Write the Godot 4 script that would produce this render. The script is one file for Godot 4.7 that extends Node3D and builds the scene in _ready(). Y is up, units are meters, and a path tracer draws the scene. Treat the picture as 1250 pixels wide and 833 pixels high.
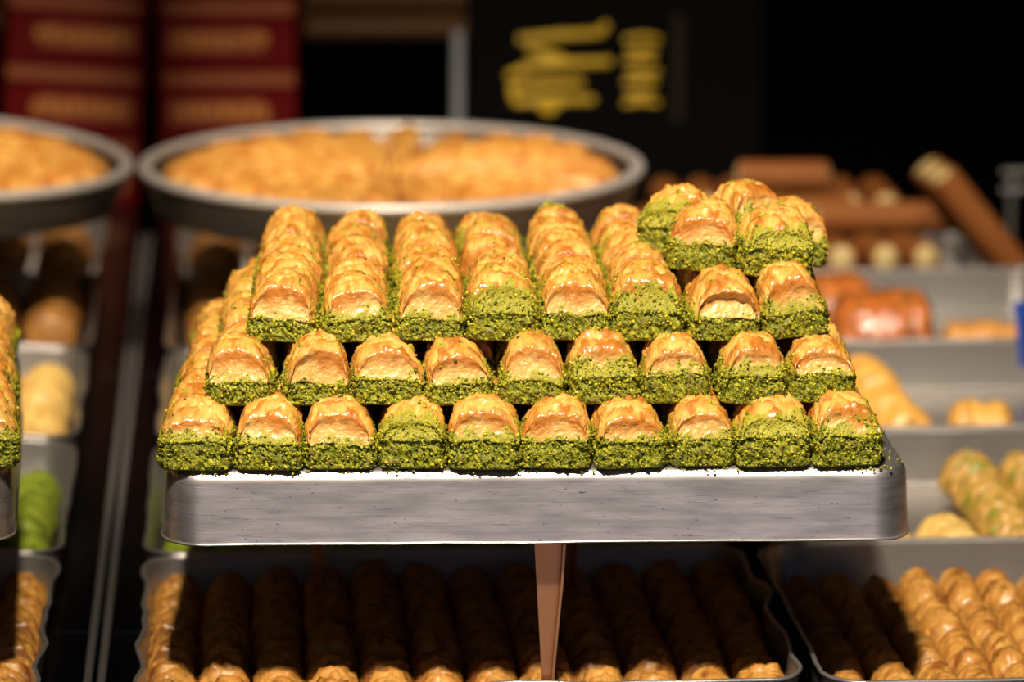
extends Node3D
# A display case of baklava: an upturned tray with a pyramid of pistachio baklava, rows of trays behind it,
# a mirror as the left wall of the case and a dark shop beyond. Metres, y up; y = 0 is the deck of the case.

const DECK := 0.0
const MIRROR_X := -0.1009
var noise_a := FastNoiseLite.new()
var noise_b := FastNoiseLite.new()
var noise_c := FastNoiseLite.new()
var rng := RandomNumberGenerator.new()
var M := {}
var taken := {}
const ORD := ["first", "second", "third", "fourth", "fifth", "sixth", "seventh", "eighth", "ninth", "tenth", "eleventh", "twelfth", "thirteenth", "fourteenth"]

# ------------------------------------------------------------------ mesh collecting
class MB:
	var v := PackedVector3Array()
	var n := PackedVector3Array()
	var c := PackedColorArray()
	var uv := PackedVector2Array()
	var idx := PackedInt32Array()

	# a grid of nu x nv points (row-major in u), wrapped or not; normals are smooth and point out of the volume
	func grid(p: PackedVector3Array, col: PackedColorArray, nu: int, nv: int, wrap_u := false, wrap_v := false, tex := PackedVector2Array(), flip := 0) -> void:
		var at := v.size()
		var tri := PackedInt32Array()
		var lu := nu if wrap_u else nu - 1
		var lv := nv if wrap_v else nv - 1
		for i in lu:
			var i2 := (i + 1) % nu
			for j in lv:
				var j2 := (j + 1) % nv
				var a := i * nv + j
				var b := i2 * nv + j
				var d := i * nv + j2
				var e := i2 * nv + j2
				tri.append_array(PackedInt32Array([a, b, e, a, e, d]))
		tris(p, col, tri, tex, flip, at)

	func tris(p: PackedVector3Array, col: PackedColorArray, tri: PackedInt32Array, tex: PackedVector2Array, flip: int, at: int) -> void:
		var nn := PackedVector3Array()
		nn.resize(p.size())
		var mid := Vector3.ZERO
		for q in p:
			mid += q
		mid /= p.size()
		var vol := 0.0
		for t in range(0, tri.size(), 3):
			var a := p[tri[t]]
			var b := p[tri[t + 1]]
			var d := p[tri[t + 2]]
			var f := (d - a).cross(b - a)
			vol += f.dot(a - mid)
			nn[tri[t]] += f
			nn[tri[t + 1]] += f
			nn[tri[t + 2]] += f
		var turn := vol < 0.0 if flip == 0 else flip < 0
		for k in p.size():
			var q := nn[k].normalized()
			n.append(-q if turn else q)
		v.append_array(p)
		if col.is_empty():
			for k in p.size():
				c.append(Color.WHITE)
		else:
			c.append_array(col)
		if tex.is_empty():
			for k in p.size():
				uv.append(Vector2(p[k].x, p[k].z))
		else:
			uv.append_array(tex)
		for t in range(0, tri.size(), 3):
			idx.append(at + tri[t])
			idx.append(at + tri[t + (2 if turn else 1)])
			idx.append(at + tri[t + (1 if turn else 2)])

	# drop the points that no face uses
	func compact() -> void:
		var at := PackedInt32Array()
		at.resize(v.size())
		at.fill(-1)
		var v2 := PackedVector3Array()
		var n2 := PackedVector3Array()
		var c2 := PackedColorArray()
		var u2 := PackedVector2Array()
		for k in idx.size():
			var o := idx[k]
			if at[o] < 0:
				at[o] = v2.size()
				v2.append(v[o])
				n2.append(n[o])
				c2.append(c[o])
				u2.append(uv[o])
			idx[k] = at[o]
		v = v2
		n = n2
		c = c2
		uv = u2

	func mesh() -> ArrayMesh:
		var arr := []
		arr.resize(Mesh.ARRAY_MAX)
		arr[Mesh.ARRAY_VERTEX] = v
		arr[Mesh.ARRAY_NORMAL] = n
		arr[Mesh.ARRAY_COLOR] = c
		arr[Mesh.ARRAY_TEX_UV] = uv
		arr[Mesh.ARRAY_INDEX] = idx
		var m := ArrayMesh.new()
		m.add_surface_from_arrays(Mesh.PRIMITIVE_TRIANGLES, arr)
		return m

	# box with chamfered edges: centre, size, chamfer, turned by basis
	func box(at: Vector3, size: Vector3, ch := 0.001, turn := Basis.IDENTITY) -> void:
		var h := size / 2.0
		ch = minf(ch, minf(h.x, minf(h.y, h.z)) * 0.9)
		var faces := [[Vector3.RIGHT, Vector3.UP, Vector3.BACK], [Vector3.UP, Vector3.BACK, Vector3.RIGHT], [Vector3.BACK, Vector3.RIGHT, Vector3.UP]]
		for f in faces:
			for s in [-1.0, 1.0]:
				var ax: Vector3 = f[0]
				var bx: Vector3 = f[1]
				var cx: Vector3 = f[2]
				var ha: float = absf(h.dot(ax))
				var hb: float = absf(h.dot(bx))
				var hc: float = absf(h.dot(cx))
				# inner flat face
				quad(at, turn, [ax * ha * s + bx * (hb - ch) + cx * (hc - ch), ax * ha * s - bx * (hb - ch) + cx * (hc - ch), ax * ha * s - bx * (hb - ch) - cx * (hc - ch), ax * ha * s + bx * (hb - ch) - cx * (hc - ch)])
				# edges between +-b faces and this face
				for r in [-1.0, 1.0]:
					quad(at, turn, [ax * ha * s + bx * (hb - ch) * r + cx * (hc - ch), ax * ha * s + bx * (hb - ch) * r - cx * (hc - ch), ax * (ha - ch) * s + bx * hb * r - cx * (hc - ch), ax * (ha - ch) * s + bx * hb * r + cx * (hc - ch)])
		for sx in [-1.0, 1.0]:
			for sy in [-1.0, 1.0]:
				for sz in [-1.0, 1.0]:
					tri3(at, turn, Vector3(h.x * sx, (h.y - ch) * sy, (h.z - ch) * sz), Vector3((h.x - ch) * sx, h.y * sy, (h.z - ch) * sz), Vector3((h.x - ch) * sx, (h.y - ch) * sy, h.z * sz))

	func quad(at: Vector3, turn: Basis, q: Array) -> void:
		tri3(at, turn, q[0], q[1], q[2])
		tri3(at, turn, q[0], q[2], q[3])

	func tri3(at: Vector3, turn: Basis, a: Vector3, b: Vector3, d: Vector3) -> void:
		var f := (d - a).cross(b - a)
		var out := f.dot(a + b + d) > 0.0
		if not out:
			f = -f
		var k := v.size()
		for q in ([a, b, d] if out else [a, d, b]):
			v.append(at + turn * q)
			n.append((turn * f).normalized())
			c.append(Color.WHITE)
			uv.append(Vector2(q.x + q.z, q.y))
			idx.append(k)
			k += 1

	# a tube along points with one radius per point, capped
	func tube(pts: PackedVector3Array, rad: PackedFloat32Array, sides := 10, col := Color.WHITE) -> void:
		var p := PackedVector3Array()
		var cc := PackedColorArray()
		var m := pts.size()
		for i in m + 2:
			var k := clampi(i - 1, 0, m - 1)
			var dir := (pts[mini(k + 1, m - 1)] - pts[maxi(k - 1, 0)]).normalized()
			var side := dir.cross(Vector3.UP if absf(dir.y) < 0.9 else Vector3.RIGHT).normalized()
			var up := side.cross(dir)
			var r := rad[k] if i > 0 and i < m + 1 else 0.00001
			for j in sides:
				var a := TAU * j / sides
				p.append(pts[k] + (side * cos(a) + up * sin(a)) * r)
				cc.append(col)
		grid(p, cc, m + 2, sides, false, true)

	# lathe round y: profile of (radius, height)
	func lathe(prof: PackedVector2Array, sides := 64, closed := true, at := Vector3.ZERO) -> void:
		var p := PackedVector3Array()
		for i in sides:
			var a := TAU * i / sides
			for q in prof:
				p.append(at + Vector3(cos(a) * q.x, q.y, sin(a) * q.x))
		grid(p, PackedColorArray(), sides, prof.size(), true, closed)


func rounded_outline(w: float, d: float, r: float, per := 8) -> PackedVector2Array:
	var out := PackedVector2Array()
	var cs := [Vector2(w / 2 - r, d / 2 - r), Vector2(-w / 2 + r, d / 2 - r), Vector2(-w / 2 + r, -d / 2 + r), Vector2(w / 2 - r, -d / 2 + r)]
	for k in 4:
		for i in per + 1:
			var a: float = PI / 2 * (k + float(i) / per)
			out.append(cs[k] + Vector2(cos(a), sin(a)) * r)
		# points along the straight side, for dents
		var b: Vector2 = out[out.size() - 1]
		var a2: float = PI / 2 * (k + 1)
		var e: Vector2 = cs[(k + 1) % 4] + Vector2(cos(a2), sin(a2)) * r
		for i in range(1, 14):
			out.append(b.lerp(e, i / 14.0))
	return out


# n points in even steps round a rounded rectangle, each with its outward normal in z, w
func even_outline(w: float, d: float, r: float, n: int) -> Array:
	var out := []
	var sx := w - 2 * r
	var sz := d - 2 * r
	var arc := PI / 2 * r
	var total := 2 * sx + 2 * sz + 4 * arc
	for i in n:
		var t := total * i / n
		for k in 4:
			var a0 := PI / 2 * k
			var c: Vector2 = [Vector2(w / 2 - r, d / 2 - r), Vector2(-w / 2 + r, d / 2 - r), Vector2(-w / 2 + r, -d / 2 + r), Vector2(w / 2 - r, -d / 2 + r)][k]
			if t < arc:
				var m := Vector2.from_angle(a0 + t / r)
				out.append(Vector4(c.x + m.x * r, c.y + m.y * r, m.x, m.y))
				break
			t -= arc
			var l := sx if k % 2 == 0 else sz
			if t < l:
				var m := Vector2.from_angle(a0 + PI / 2)
				var dir := Vector2.from_angle(a0 + PI)
				out.append(Vector4(c.x + m.x * r + dir.x * t, c.y + m.y * r + dir.y * t, m.x, m.y))
				break
			t -= l
		if out.size() <= i:
			out.append(out[i - 1])
	return out


# ------------------------------------------------------------------ naming
func numbered(called: String) -> String:
	var k: int = taken.get(called, 0)
	taken[called] = k + 1
	return called if k == 0 else "%s_%03d" % [called, k]


func tag(o: Node3D, label: String, category: String, group := "", kind := "") -> Node3D:
	if label:
		o.set_meta("label", label)
		if label.split(" ").size() > 16:
			print("long label: ", label)
	if category:
		o.set_meta("category", category)
	if group:
		o.set_meta("group", group)
	if kind:
		o.set_meta("kind", kind)
	return o


func thing(called: String, label: String, category: String, at := Vector3.ZERO, turn := Vector3.ZERO, group := "") -> Node3D:
	var o := Node3D.new()
	o.name = numbered(called)
	add_child(o, true)
	o.position = at
	o.rotation_degrees = turn
	tag(o, label, category, group)
	return o


func part(called: String, m: Mesh, mat: Material, parent: Node3D, kind := "") -> MeshInstance3D:
	var o := MeshInstance3D.new()
	o.name = called if parent != self else numbered(called)
	o.mesh = m
	o.material_override = mat
	o.cast_shadow = GeometryInstance3D.SHADOW_CASTING_SETTING_ON
	parent.add_child(o, true)
	if kind:
		o.set_meta("kind", kind)
	return o


func single(called: String, m: Mesh, mat: Material, label: String, category: String, at := Vector3.ZERO, turn := Vector3.ZERO, group := "") -> MeshInstance3D:
	var o := part(called, m, mat, self)
	o.position = at
	o.rotation_degrees = turn
	tag(o, label, category, group)
	return o


func struct(called: String, m: Mesh, mat: Material) -> MeshInstance3D:
	var o := part(called, m, mat, self)
	o.set_meta("kind", "structure")
	return o


func slab(called: String, lo: Vector3, hi: Vector3, mat: Material, ch := 0.001) -> MeshInstance3D:
	var b := MB.new()
	b.box(Vector3.ZERO, hi - lo, ch)
	var o := struct(called, b.mesh(), mat)
	o.position = (lo + hi) / 2.0
	return o


# ------------------------------------------------------------------ materials
func noise_tex(seed_: int, freq: float, oct: int, size := 256, kind := FastNoiseLite.TYPE_SIMPLEX_SMOOTH, warp := 0.0) -> NoiseTexture2D:
	var f := FastNoiseLite.new()
	f.seed = seed_
	f.noise_type = kind
	f.frequency = freq
	f.fractal_octaves = oct
	if warp > 0.0:
		f.domain_warp_enabled = true
		f.domain_warp_amplitude = warp
		f.domain_warp_frequency = freq
	var t := NoiseTexture2D.new()
	t.width = size
	t.height = size
	t.seamless = true
	t.noise = f
	return t


func mat(col: Color, rough: float, metal := 0.0, vcol := false) -> StandardMaterial3D:
	var m := StandardMaterial3D.new()
	m.albedo_color = col
	m.roughness = rough
	m.metallic = metal
	m.vertex_color_use_as_albedo = vcol
	return m


func relief(m: StandardMaterial3D, t: Texture2D, cm: float, per_m: float) -> StandardMaterial3D:
	m.heightmap_enabled = true
	m.heightmap_texture = t
	m.heightmap_scale = cm
	m.uv1_triplanar = true
	m.uv1_scale = Vector3.ONE * per_m
	return m


func make_materials() -> void:
	var crinkle := noise_tex(11, 0.022, 4, 256, FastNoiseLite.TYPE_SIMPLEX_SMOOTH, 24.0)
	var grain := noise_tex(12, 0.06, 3)
	M.filo = relief(mat(Color.WHITE, 0.34, 0.0, true), crinkle, 0.075, 34.0)
	M.filo.clearcoat_enabled = true
	M.filo.clearcoat = 0.55
	M.filo.clearcoat_roughness = 0.20
	M.filo.subsurf_scatter_enabled = true
	M.filo.subsurf_scatter_strength = 0.06
	M.nut = relief(mat(Color.WHITE, 0.55, 0.0, true), grain, 0.05, 60.0)
	M.roll = relief(mat(Color.WHITE, 0.42, 0.0, true), crinkle, 0.10, 30.0)
	M.roll.clearcoat_enabled = true
	M.roll.clearcoat = 0.3
	M.roll.clearcoat_roughness = 0.28
	M.glazed = relief(mat(Color.WHITE, 0.25, 0.0, true), crinkle, 0.06, 20.0)
	M.glazed.clearcoat_enabled = true
	M.glazed.clearcoat = 0.8
	M.glazed.clearcoat_roughness = 0.08
	M.chocolate = relief(mat(Color.WHITE, 0.55, 0.0, true), grain, 0.04, 40.0)
	M.chocolate.metallic_specular = 0.3
	M.steel = relief(mat(Color(0.62, 0.60, 0.58), 0.36, 0.8), noise_tex(14, 0.02, 4), 0.02, 12.0)
	M.steel_rim = mat(Color(0.80, 0.78, 0.76), 0.28, 0.85)
	M.pan_rim = mat(Color(0.78, 0.75, 0.72), 0.4, 0.45)
	M.dark_steel = relief(mat(Color(0.42, 0.40, 0.38), 0.45, 0.8), noise_tex(15, 0.02, 4), 0.02, 12.0)
	M.leg = mat(Color(0.66, 0.46, 0.32), 0.35, 0.75)
	M.tray = mat(Color.WHITE, 0.40, 0.94)
	M.tray.albedo_texture = tray_texture()
	M.tray.roughness_texture = null
	M.deck = relief(mat(Color(0.028, 0.026, 0.028), 0.16), noise_tex(17, 0.05, 3), 0.004, 8.0)
	M.mirror = mat(Color(0.86, 0.86, 0.85), 0.0, 1.0)
	M.seal = mat(Color(0.40, 0.38, 0.37), 0.5)
	M.wall = mat(Color(0.06, 0.045, 0.04), 0.7)
	M.ceiling = mat(Color(0.10, 0.09, 0.08), 0.8)
	M.floor = mat(Color(0.74, 0.71, 0.70), 0.7)
	M.red = mat(Color(0.38, 0.025, 0.03), 0.5)
	M.red.metallic_specular = 0.25
	M.kraft = mat(Color(0.56, 0.29, 0.12), 0.6)
	M.gold_print = mat(Color(0.74, 0.46, 0.16), 0.5)
	M.gold = mat(Color(0.86, 0.70, 0.10), 0.4)
	M.black = mat(Color(0.035, 0.03, 0.03), 0.6)
	M.black.metallic_specular = 0.15
	M.wall.metallic_specular = 0.1
	M.wall.albedo_color = Color(0.04, 0.03, 0.028)
	M.wood = mat(Color(0.24, 0.15, 0.06), 0.6)
	M.wood.metallic_specular = 0.2
	M.strip = mat(Color(0.34, 0.22, 0.08), 0.6)
	M.post = mat(Color(0.62, 0.62, 0.64), 0.4, 0.4)
	M.blue = mat(Color(0.03, 0.22, 0.56), 0.45)
	M.lamp_case = mat(Color(0.03, 0.03, 0.03), 0.4, 0.3)
	M.glow = mat(Color(1, 0.93, 0.82), 0.5)
	M.glow.emission_enabled = true
	M.glow.emission = Color(1.0, 0.86, 0.68)
	M.glow.emission_energy_multiplier = 3.0


# worn aluminium: fine brushing along the side, stains, nicks and scratches of the sheet itself
func tray_texture() -> ImageTexture:
	var r := RandomNumberGenerator.new()
	r.seed = 77
	var w := 2048
	var h := 256
	var im := Image.create(w, h, false, Image.FORMAT_RGB8)
	var f := FastNoiseLite.new()
	f.seed = 5
	f.frequency = 0.012
	f.fractal_octaves = 4
	var rows := PackedFloat32Array()
	for y in h:
		rows.append(r.randf_range(-0.03, 0.03))
	for y in h:
		for x in w:
			var s := f.get_noise_2d(x * 0.5, y * 1.6)
			var s2 := f.get_noise_2d(x * 0.25 + 900.0, y * 9.0)
			var k := 0.84 + 0.13 * s + 0.035 * s2 + rows[y] * 0.6
			im.set_pixel(x, y, Color(k * 1.0, k * 0.97, k * 0.965))
	for k in 900:
		var x := r.randi_range(2, w - 60)
		var y := r.randi_range(4, h - 5)
		var l := r.randi_range(2, 46)
		var slope := r.randf_range(-0.12, 0.12) if r.randf() < 0.8 else r.randf_range(-2.0, 2.0)
		var dark := r.randf_range(0.70, 0.95) if r.randf() < 0.7 else r.randf_range(1.05, 1.2)
		if absf(slope) > 0.5:
			l = mini(l, 14)
		for i in l:
			var yy := int(y + slope * i)
			if yy > 0 and yy < h and x + i < w:
				var p := im.get_pixel(x + i, yy)
				im.set_pixel(x + i, yy, Color(p.r * dark, p.g * dark, p.b * dark))
	for k in 240:
		var x := r.randi_range(4, w - 8)
		var y := r.randi_range(4, h - 8)
		var dark := r.randf_range(0.55, 0.9)
		for i in r.randi_range(1, 5):
			for j in r.randi_range(1, 4):
				var p := im.get_pixel(x + i, y + j)
				im.set_pixel(x + i, y + j, Color(p.r * dark, p.g * dark, p.b * dark))
	return ImageTexture.create_from_image(im)


# ------------------------------------------------------------------ pistachio baklava
func mixc(a: Color, b: Color, t: float) -> Color:
	return a.lerp(b, clampf(t, 0.0, 1.0))


const GREENS := [Color(0.080, 0.105, 0.004), Color(0.21, 0.225, 0.006), Color(0.37, 0.36, 0.009), Color(0.54, 0.49, 0.018), Color(0.62, 0.52, 0.05), Color(0.26, 0.16, 0.02)]


func green(r: RandomNumberGenerator, bright := 0.0) -> Color:
	var t := r.randf() + bright
	if t < 0.24: return GREENS[0]
	if t < 0.52: return GREENS[1]
	if t < 0.78: return GREENS[2]
	if t < 0.93: return GREENS[3]
	return GREENS[4] if r.randf() < 0.7 else GREENS[5]


# how much of a spot on the cap is powdered with pistachio: 0 .. 1
func dusted(q: Vector3, off: Vector3, cover: float, d: float, wx: float, base_top: float) -> float:
	var patch := noise_a.get_noise_3d(q.x * 95.0 + off.y, q.y * 95.0, q.z * 70.0 + off.z) + 0.4 * noise_b.get_noise_3d(q.x * 330.0, q.y * 330.0 + off.x, q.z * 330.0)
	var front := smoothstep(d / 2 - 0.0045, d / 2 - 0.0015, absf(q.z))
	var top_f := lerpf(base_top - 0.0008, 0.0345, cover) + 0.0080 * patch
	var m_front := smoothstep(top_f + 0.0016, top_f - 0.0016, q.y)
	var top_s := base_top + 0.0055 + 0.008 * patch
	var m_side := smoothstep(top_s + 0.002, top_s - 0.003, q.y) * smoothstep(0.4 * wx, 0.75 * wx, absf(q.x))
	m_side = maxf(m_side, smoothstep(0.40, 0.56, patch))
	return maxf(lerpf(m_side, m_front, front), 0.0)


# one baklava: a green pistachio base, an arched cap of filo sheets and loose pistachio crumbs
# cover: how far the crumbs climb up the front, lip: how far the top sheets stand forward, low: how far down the cap comes
func make_baklava(seed_: int, cover: float, lip: float, low: float) -> Dictionary:
	var r := RandomNumberGenerator.new()
	r.seed = seed_ * 977 + 5
	var off := Vector3(r.randf_range(-9, 9), r.randf_range(-9, 9), r.randf_range(-9, 9))
	var wx := 0.0183 * r.randf_range(0.92, 1.03)
	var h := 0.0365 * r.randf_range(0.94, 1.06)
	var d := 0.0355
	var y0 := low
	var lean := r.randf_range(-0.12, 0.12)
	var slant := r.randf_range(-0.10, 0.10)
	var boxy := r.randf_range(0.66, 0.86)
	var taper := r.randf_range(0.08, 0.17)
	var rake := r.randf_range(0.0042, 0.0076)   # the front leans back towards the crown
	var droop := r.randf_range(0.0035, 0.0072)
	var dent := r.randf_range(-0.0004, 0.0003) if lip < 0.003 else 0.0018
	# ---- filo cap
	var nu := 64
	var no := 36
	var nf := 15
	var nb := 5
	var nv := no + nf + nb
	var p := PackedVector3Array()
	var col := PackedColorArray()
	var gold := Color(0.65, 0.27, 0.034)
	var brown := Color(0.41, 0.120, 0.011)
	var pale := Color(0.82, 0.52, 0.145)
	var cream := Color(0.82, 0.52, 0.165)
	var powder := Color(0.36, 0.37, 0.014)
	var mask := PackedFloat32Array()
	# the arch of the cap, seen from the front, in even steps
	var fine_arch := PackedVector2Array()
	var run := PackedFloat32Array()
	for i in 400:
		var a := PI * i / 399.0
		fine_arch.append(Vector2(wx * signf(cos(a)) * pow(absf(cos(a)), boxy), y0 + (h - y0) * pow(maxf(sin(a), 0.0), 0.72)))
		run.append(0.0 if i == 0 else run[i - 1] + fine_arch[i].distance_to(fine_arch[i - 1]))
	var at_arch := 0
	for i in nu:
		var u := float(i) / (nu - 1)
		while at_arch < 398 and run[at_arch + 1] < u * run[399]:
			at_arch += 1
		var on_arch := fine_arch[at_arch].lerp(fine_arch[at_arch + 1], clampf((u * run[399] - run[at_arch]) / maxf(run[at_arch + 1] - run[at_arch], 1e-7), 0.0, 1.0))
		var lipn := noise_a.get_noise_3d(u * 2.4 + off.x, off.y, 3.0)
		var lipm := noise_a.get_noise_3d(u * 7.0 + off.x, off.y, 9.0)
		var edge := 0.0004 + lip * (0.75 + 0.8 * lipn) + 0.0008 * lipm
		var below := y0 - 0.0015 + 0.0022 * lipn
		for j in nv:
			var z := 0.0
			var out := 0.0
			var face := 0         # 0 outer sheet, 1 front cut, 3 back cut
			var s := 0.0
			if j < no:
				s = -1.0 + 2.0 * j / (no - 1)
				z = s * d / 2
			elif j < no + nf:
				face = 1
				out = float(j - no + 1) / nf
				z = d / 2
			else:
				face = 3
				out = 1.0 - float(j - no - nf + 1) / (nb + 1)
				z = -d / 2
			var q := Vector3(on_arch.x, on_arch.y, z)
			var bulge := 0.0
			if face == 0:
				bulge = -0.0010 * pow(absf(s), 4.0) + 0.0004
				q.y -= (q.y - y0) / (h - y0) * (droop * pow(maxf(0.0, s * 0.9 + 0.1), 2.0) + 0.0034 * pow(maxf(0.0, -s), 3.0))
				q.z += edge * smoothstep(-0.2, 1.0, s)
			else:
				var inner := Vector3(q.x * 0.97, below, q.z)
				q.y -= (q.y - y0) / (h - y0) * (droop if face == 1 else 0.0034)
				var from := q + (Vector3(0, y0 * 0.8, q.z) - q).normalized() * 0.0011
				q = from.lerp(inner, out * (0.95 if face == 1 else 0.9))
				if face == 1:
					var lay := sin(out * TAU * 6.0 + 6.0 * noise_a.get_noise_3d(u * 3.0, out * 1.5, off.x))
					q.z += edge * (1.0 - smoothstep(0.0, 0.45, out)) - dent * smoothstep(0.0, 0.2, out) * (1.0 - out) + 0.0002 * smoothstep(0.55, 1.0, out) + 0.00030 * lay * (0.4 + noise_a.get_noise_3d(u * 5.0, out * 3.0, off.y))
			var dir := (q - Vector3(0, y0 * 0.75, q.z)).normalized()
			# creases of the top sheets: pulled lines towards the front edge, crumpled folds, fine flaking
			var pull := noise_a.get_noise_3d(u * 13.0 + off.x + 2.0 * noise_b.get_noise_3d(u * 4.0, q.z * 90.0, off.z), q.z * 75.0 + off.y, 2.0)
			var fold := noise_a.get_noise_3d(q.x * 130.0 + off.x, q.z * 110.0 + off.y, off.z + q.y * 60.0)
			var fine := noise_b.get_noise_3d(q.x * 650.0 + off.z, q.y * 650.0, q.z * 520.0 + off.x)
			if face == 0:
				bulge += 0.0012 * pull + 0.0021 * fold + 0.0004 * fine
				bulge += 0.0007 * noise_a.get_noise_3d(u * 3.0, q.z * 330.0 + off.y, off.x)
				q += dir * bulge
			else:
				q += dir * (0.0014 * fold * (1.0 - out))
				q.z += 0.0004 * fine + 0.0010 * fold * signf(z) * (1.0 - out)
			# colour of the pastry itself
			var k := mixc(pale, gold, 0.55 + 0.75 * fold + 0.55 * pull)
			k = mixc(k, brown, 0.85 * smoothstep(0.0, 0.50, noise_a.get_noise_3d(q.x * 75.0 + off.y, q.z * 85.0 + off.x, 8.0 + off.z) + 0.2 * fine))
			if face == 0:
				k = mixc(k, brown, 0.45 * smoothstep(0.90, 1.0, s) + 0.45 * smoothstep(0.88, 1.0, -s))
			elif face == 1:
				var line := 0.5 + 0.5 * sin(out * TAU * 8.0 + 5.0 * noise_a.get_noise_3d(u * 4.0, out * 1.5, off.x))
				k = mixc(cream, Color(0.60, 0.28, 0.055), 0.42 * line + 0.45 * fine + 0.6 * fold)
				k = mixc(mixc(gold, brown, 0.6), k, smoothstep(0.05, 0.75, out + 0.5 * lipn + 0.25 * fold))
			else:
				k = mixc(k, brown, 0.4)
			var m := dusted(q, off, cover, d, wx, y0)
			if m > 0.01:
				var g := noise_c.get_noise_3d(q.x * 1000.0, q.y * 1000.0 + off.x, q.z * 1000.0)
				q += (dir if face == 0 else Vector3(0, 0, signf(z))) * m * (0.0004 + 0.0006 * g)
				k = mixc(k, mixc(powder, GREENS[1], 0.3 + g), 0.85 * m)
			# the whole piece leans a little
			var up_ := clampf((q.y - y0) / (h - y0), 0.0, 1.2)
			q.x *= 1.0 - taper * up_
			q.z -= rake * up_ * smoothstep(-0.3, 1.0, q.z / (d / 2))
			q.x += (q.y - y0) * lean
			q.z += (q.y - y0) * slant
			p.append(q)
			col.append(k)
			mask.append(m)
	var cap := MB.new()
	cap.grid(p, col, nu, nv, false, true)
	# ---- pistachio base
	var bp := PackedVector3Array()
	var bc := PackedColorArray()
	var ring := 160
	var lev := [Vector2(0.0, 0.0), Vector2(0.94, 0.0), Vector2(0.975, 0.025)]
	for k in 13:
		var t := 0.09 + 0.91 * k / 12.0
		lev.append(Vector2(1.0 + 0.022 * sin(t * 2.6) - 0.004 * pow(t, 3.0), t))
	lev.append_array([Vector2(0.965, 1.06), Vector2(0.90, 1.10), Vector2(0.70, 1.13), Vector2(0.0, 1.15)])
	var foot := even_outline(wx * 2.11, d + 0.0004, 0.0055, ring)
	for q2 in lev:
		for i in ring:
			var a := TAU * i / ring
			var e: Vector4 = foot[i]
			var top := y0 * (1.0 + 0.16 * noise_a.get_noise_3d(cos(a) * 2.2 + off.x, sin(a) * 2.2, off.y))
			var q := Vector3(e.x * q2.x, q2.y * top, e.y * q2.x)
			var nrm := Vector3(e.z, 0.12, e.w).normalized()
			var big := noise_a.get_noise_3d(q.x * 120.0 + off.x, q.y * 150.0 + off.y, q.z * 120.0 + off.z)
			var lump := noise_b.get_noise_3d(q.x * 330.0 + off.x, q.y * 360.0, q.z * 330.0 + off.z)
			var fine := noise_c.get_noise_3d(q.x * 820.0, q.y * 820.0 + off.x, q.z * 820.0)
			var amt := smoothstep(0.0, 0.10, q2.y)
			q += nrm * amt * (0.0015 * big + 0.0013 * lump + 0.0008 * fine)
			if q.y > y0:
				q.x += (q.y - y0) * lean
			var t := 0.40 + 0.8 * lump + 0.9 * fine
			var k := mixc(GREENS[0], GREENS[2], t)
			k = mixc(k, GREENS[3], smoothstep(0.75, 1.3, t))
			k = mixc(k, Color(0.17, 0.095, 0.022), 0.6 * smoothstep(0.22, 0.5, big))
			if q2.y < 0.02:
				k = Color(0.16, 0.12, 0.016)
			bp.append(q)
			bc.append(k)
	var base := MB.new()
	base.grid(bp, bc, lev.size(), ring, false, true)
	var cap_normals := cap.n.duplicate()
	# where the cap is powdered all over, its surface belongs to the pistachio coat
	var keep := PackedInt32Array()
	var coat := MB.new()
	coat.v = cap.v
	coat.n = cap.n
	coat.c = cap.c
	coat.uv = cap.uv
	for t in range(0, cap.idx.size(), 3):
		var m := mask[cap.idx[t]] + mask[cap.idx[t + 1]] + mask[cap.idx[t + 2]]
		var to := coat.idx if m > 1.3 else keep
		to.append(cap.idx[t])
		to.append(cap.idx[t + 1])
		to.append(cap.idx[t + 2])
		if m > 1.3:
			coat.idx = to
		else:
			keep = to
	cap.idx = keep
	coat.compact()
	cap.compact()
	# ---- crumbs that cling to the base, to the front of the cap and to its sides
	var cr := MB.new()
	var done := 0
	var tries := 0
	while done < (1100 if cover < 0.4 else 1500) and tries < 12000:
		tries += 1
		var q: Vector3
		var nrm: Vector3
		if r.randf() < 0.55:
			var li := r.randi_range(3, 15)
			var i := r.randi_range(0, ring - 1)
			q = bp[li * ring + i]
			nrm = base.n[li * ring + i]
		elif r.randf() < 0.22 and cover > 0.1:
			# along the seam between cap and base at the front
			var i := r.randi_range(3, nu - 4)
			q = p[i * nv + no + nf - 2]
			nrm = Vector3(0, 0.3, 1).normalized()
			if r.randf() > 0.25 + 1.2 * cover:
				continue
		else:
			var iu := r.randi_range(0, nu - 1)
			var j := r.randi_range(0, no + nf - 1)
			q = p[iu * nv + j]
			nrm = cap_normals[iu * nv + j]
			if r.randf() > maxf(mask[iu * nv + j], 0.004):
				continue
		var size := 0.00034 + 0.00062 * pow(r.randf(), 2.0)
		crumb(cr, q + nrm * size * 0.05, size, green(r, 0.06 if nrm.y > 0.3 else -0.02), r)
		done += 1
	return {"cap": cap.mesh(), "base": base.mesh(), "coat": coat.mesh() if coat.idx.size() else null, "crumbs": cr.mesh(), "cover": cover, "lip": lip}


const ICO_T := [0, 11, 5, 0, 5, 1, 0, 1, 7, 0, 7, 10, 0, 10, 11, 1, 5, 9, 5, 11, 4, 11, 10, 2, 10, 7, 6, 7, 1, 8, 3, 9, 4, 3, 4, 2, 3, 2, 6, 3, 6, 8, 3, 8, 9, 4, 9, 5, 2, 4, 11, 6, 2, 10, 8, 6, 7, 9, 8, 1]


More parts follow.
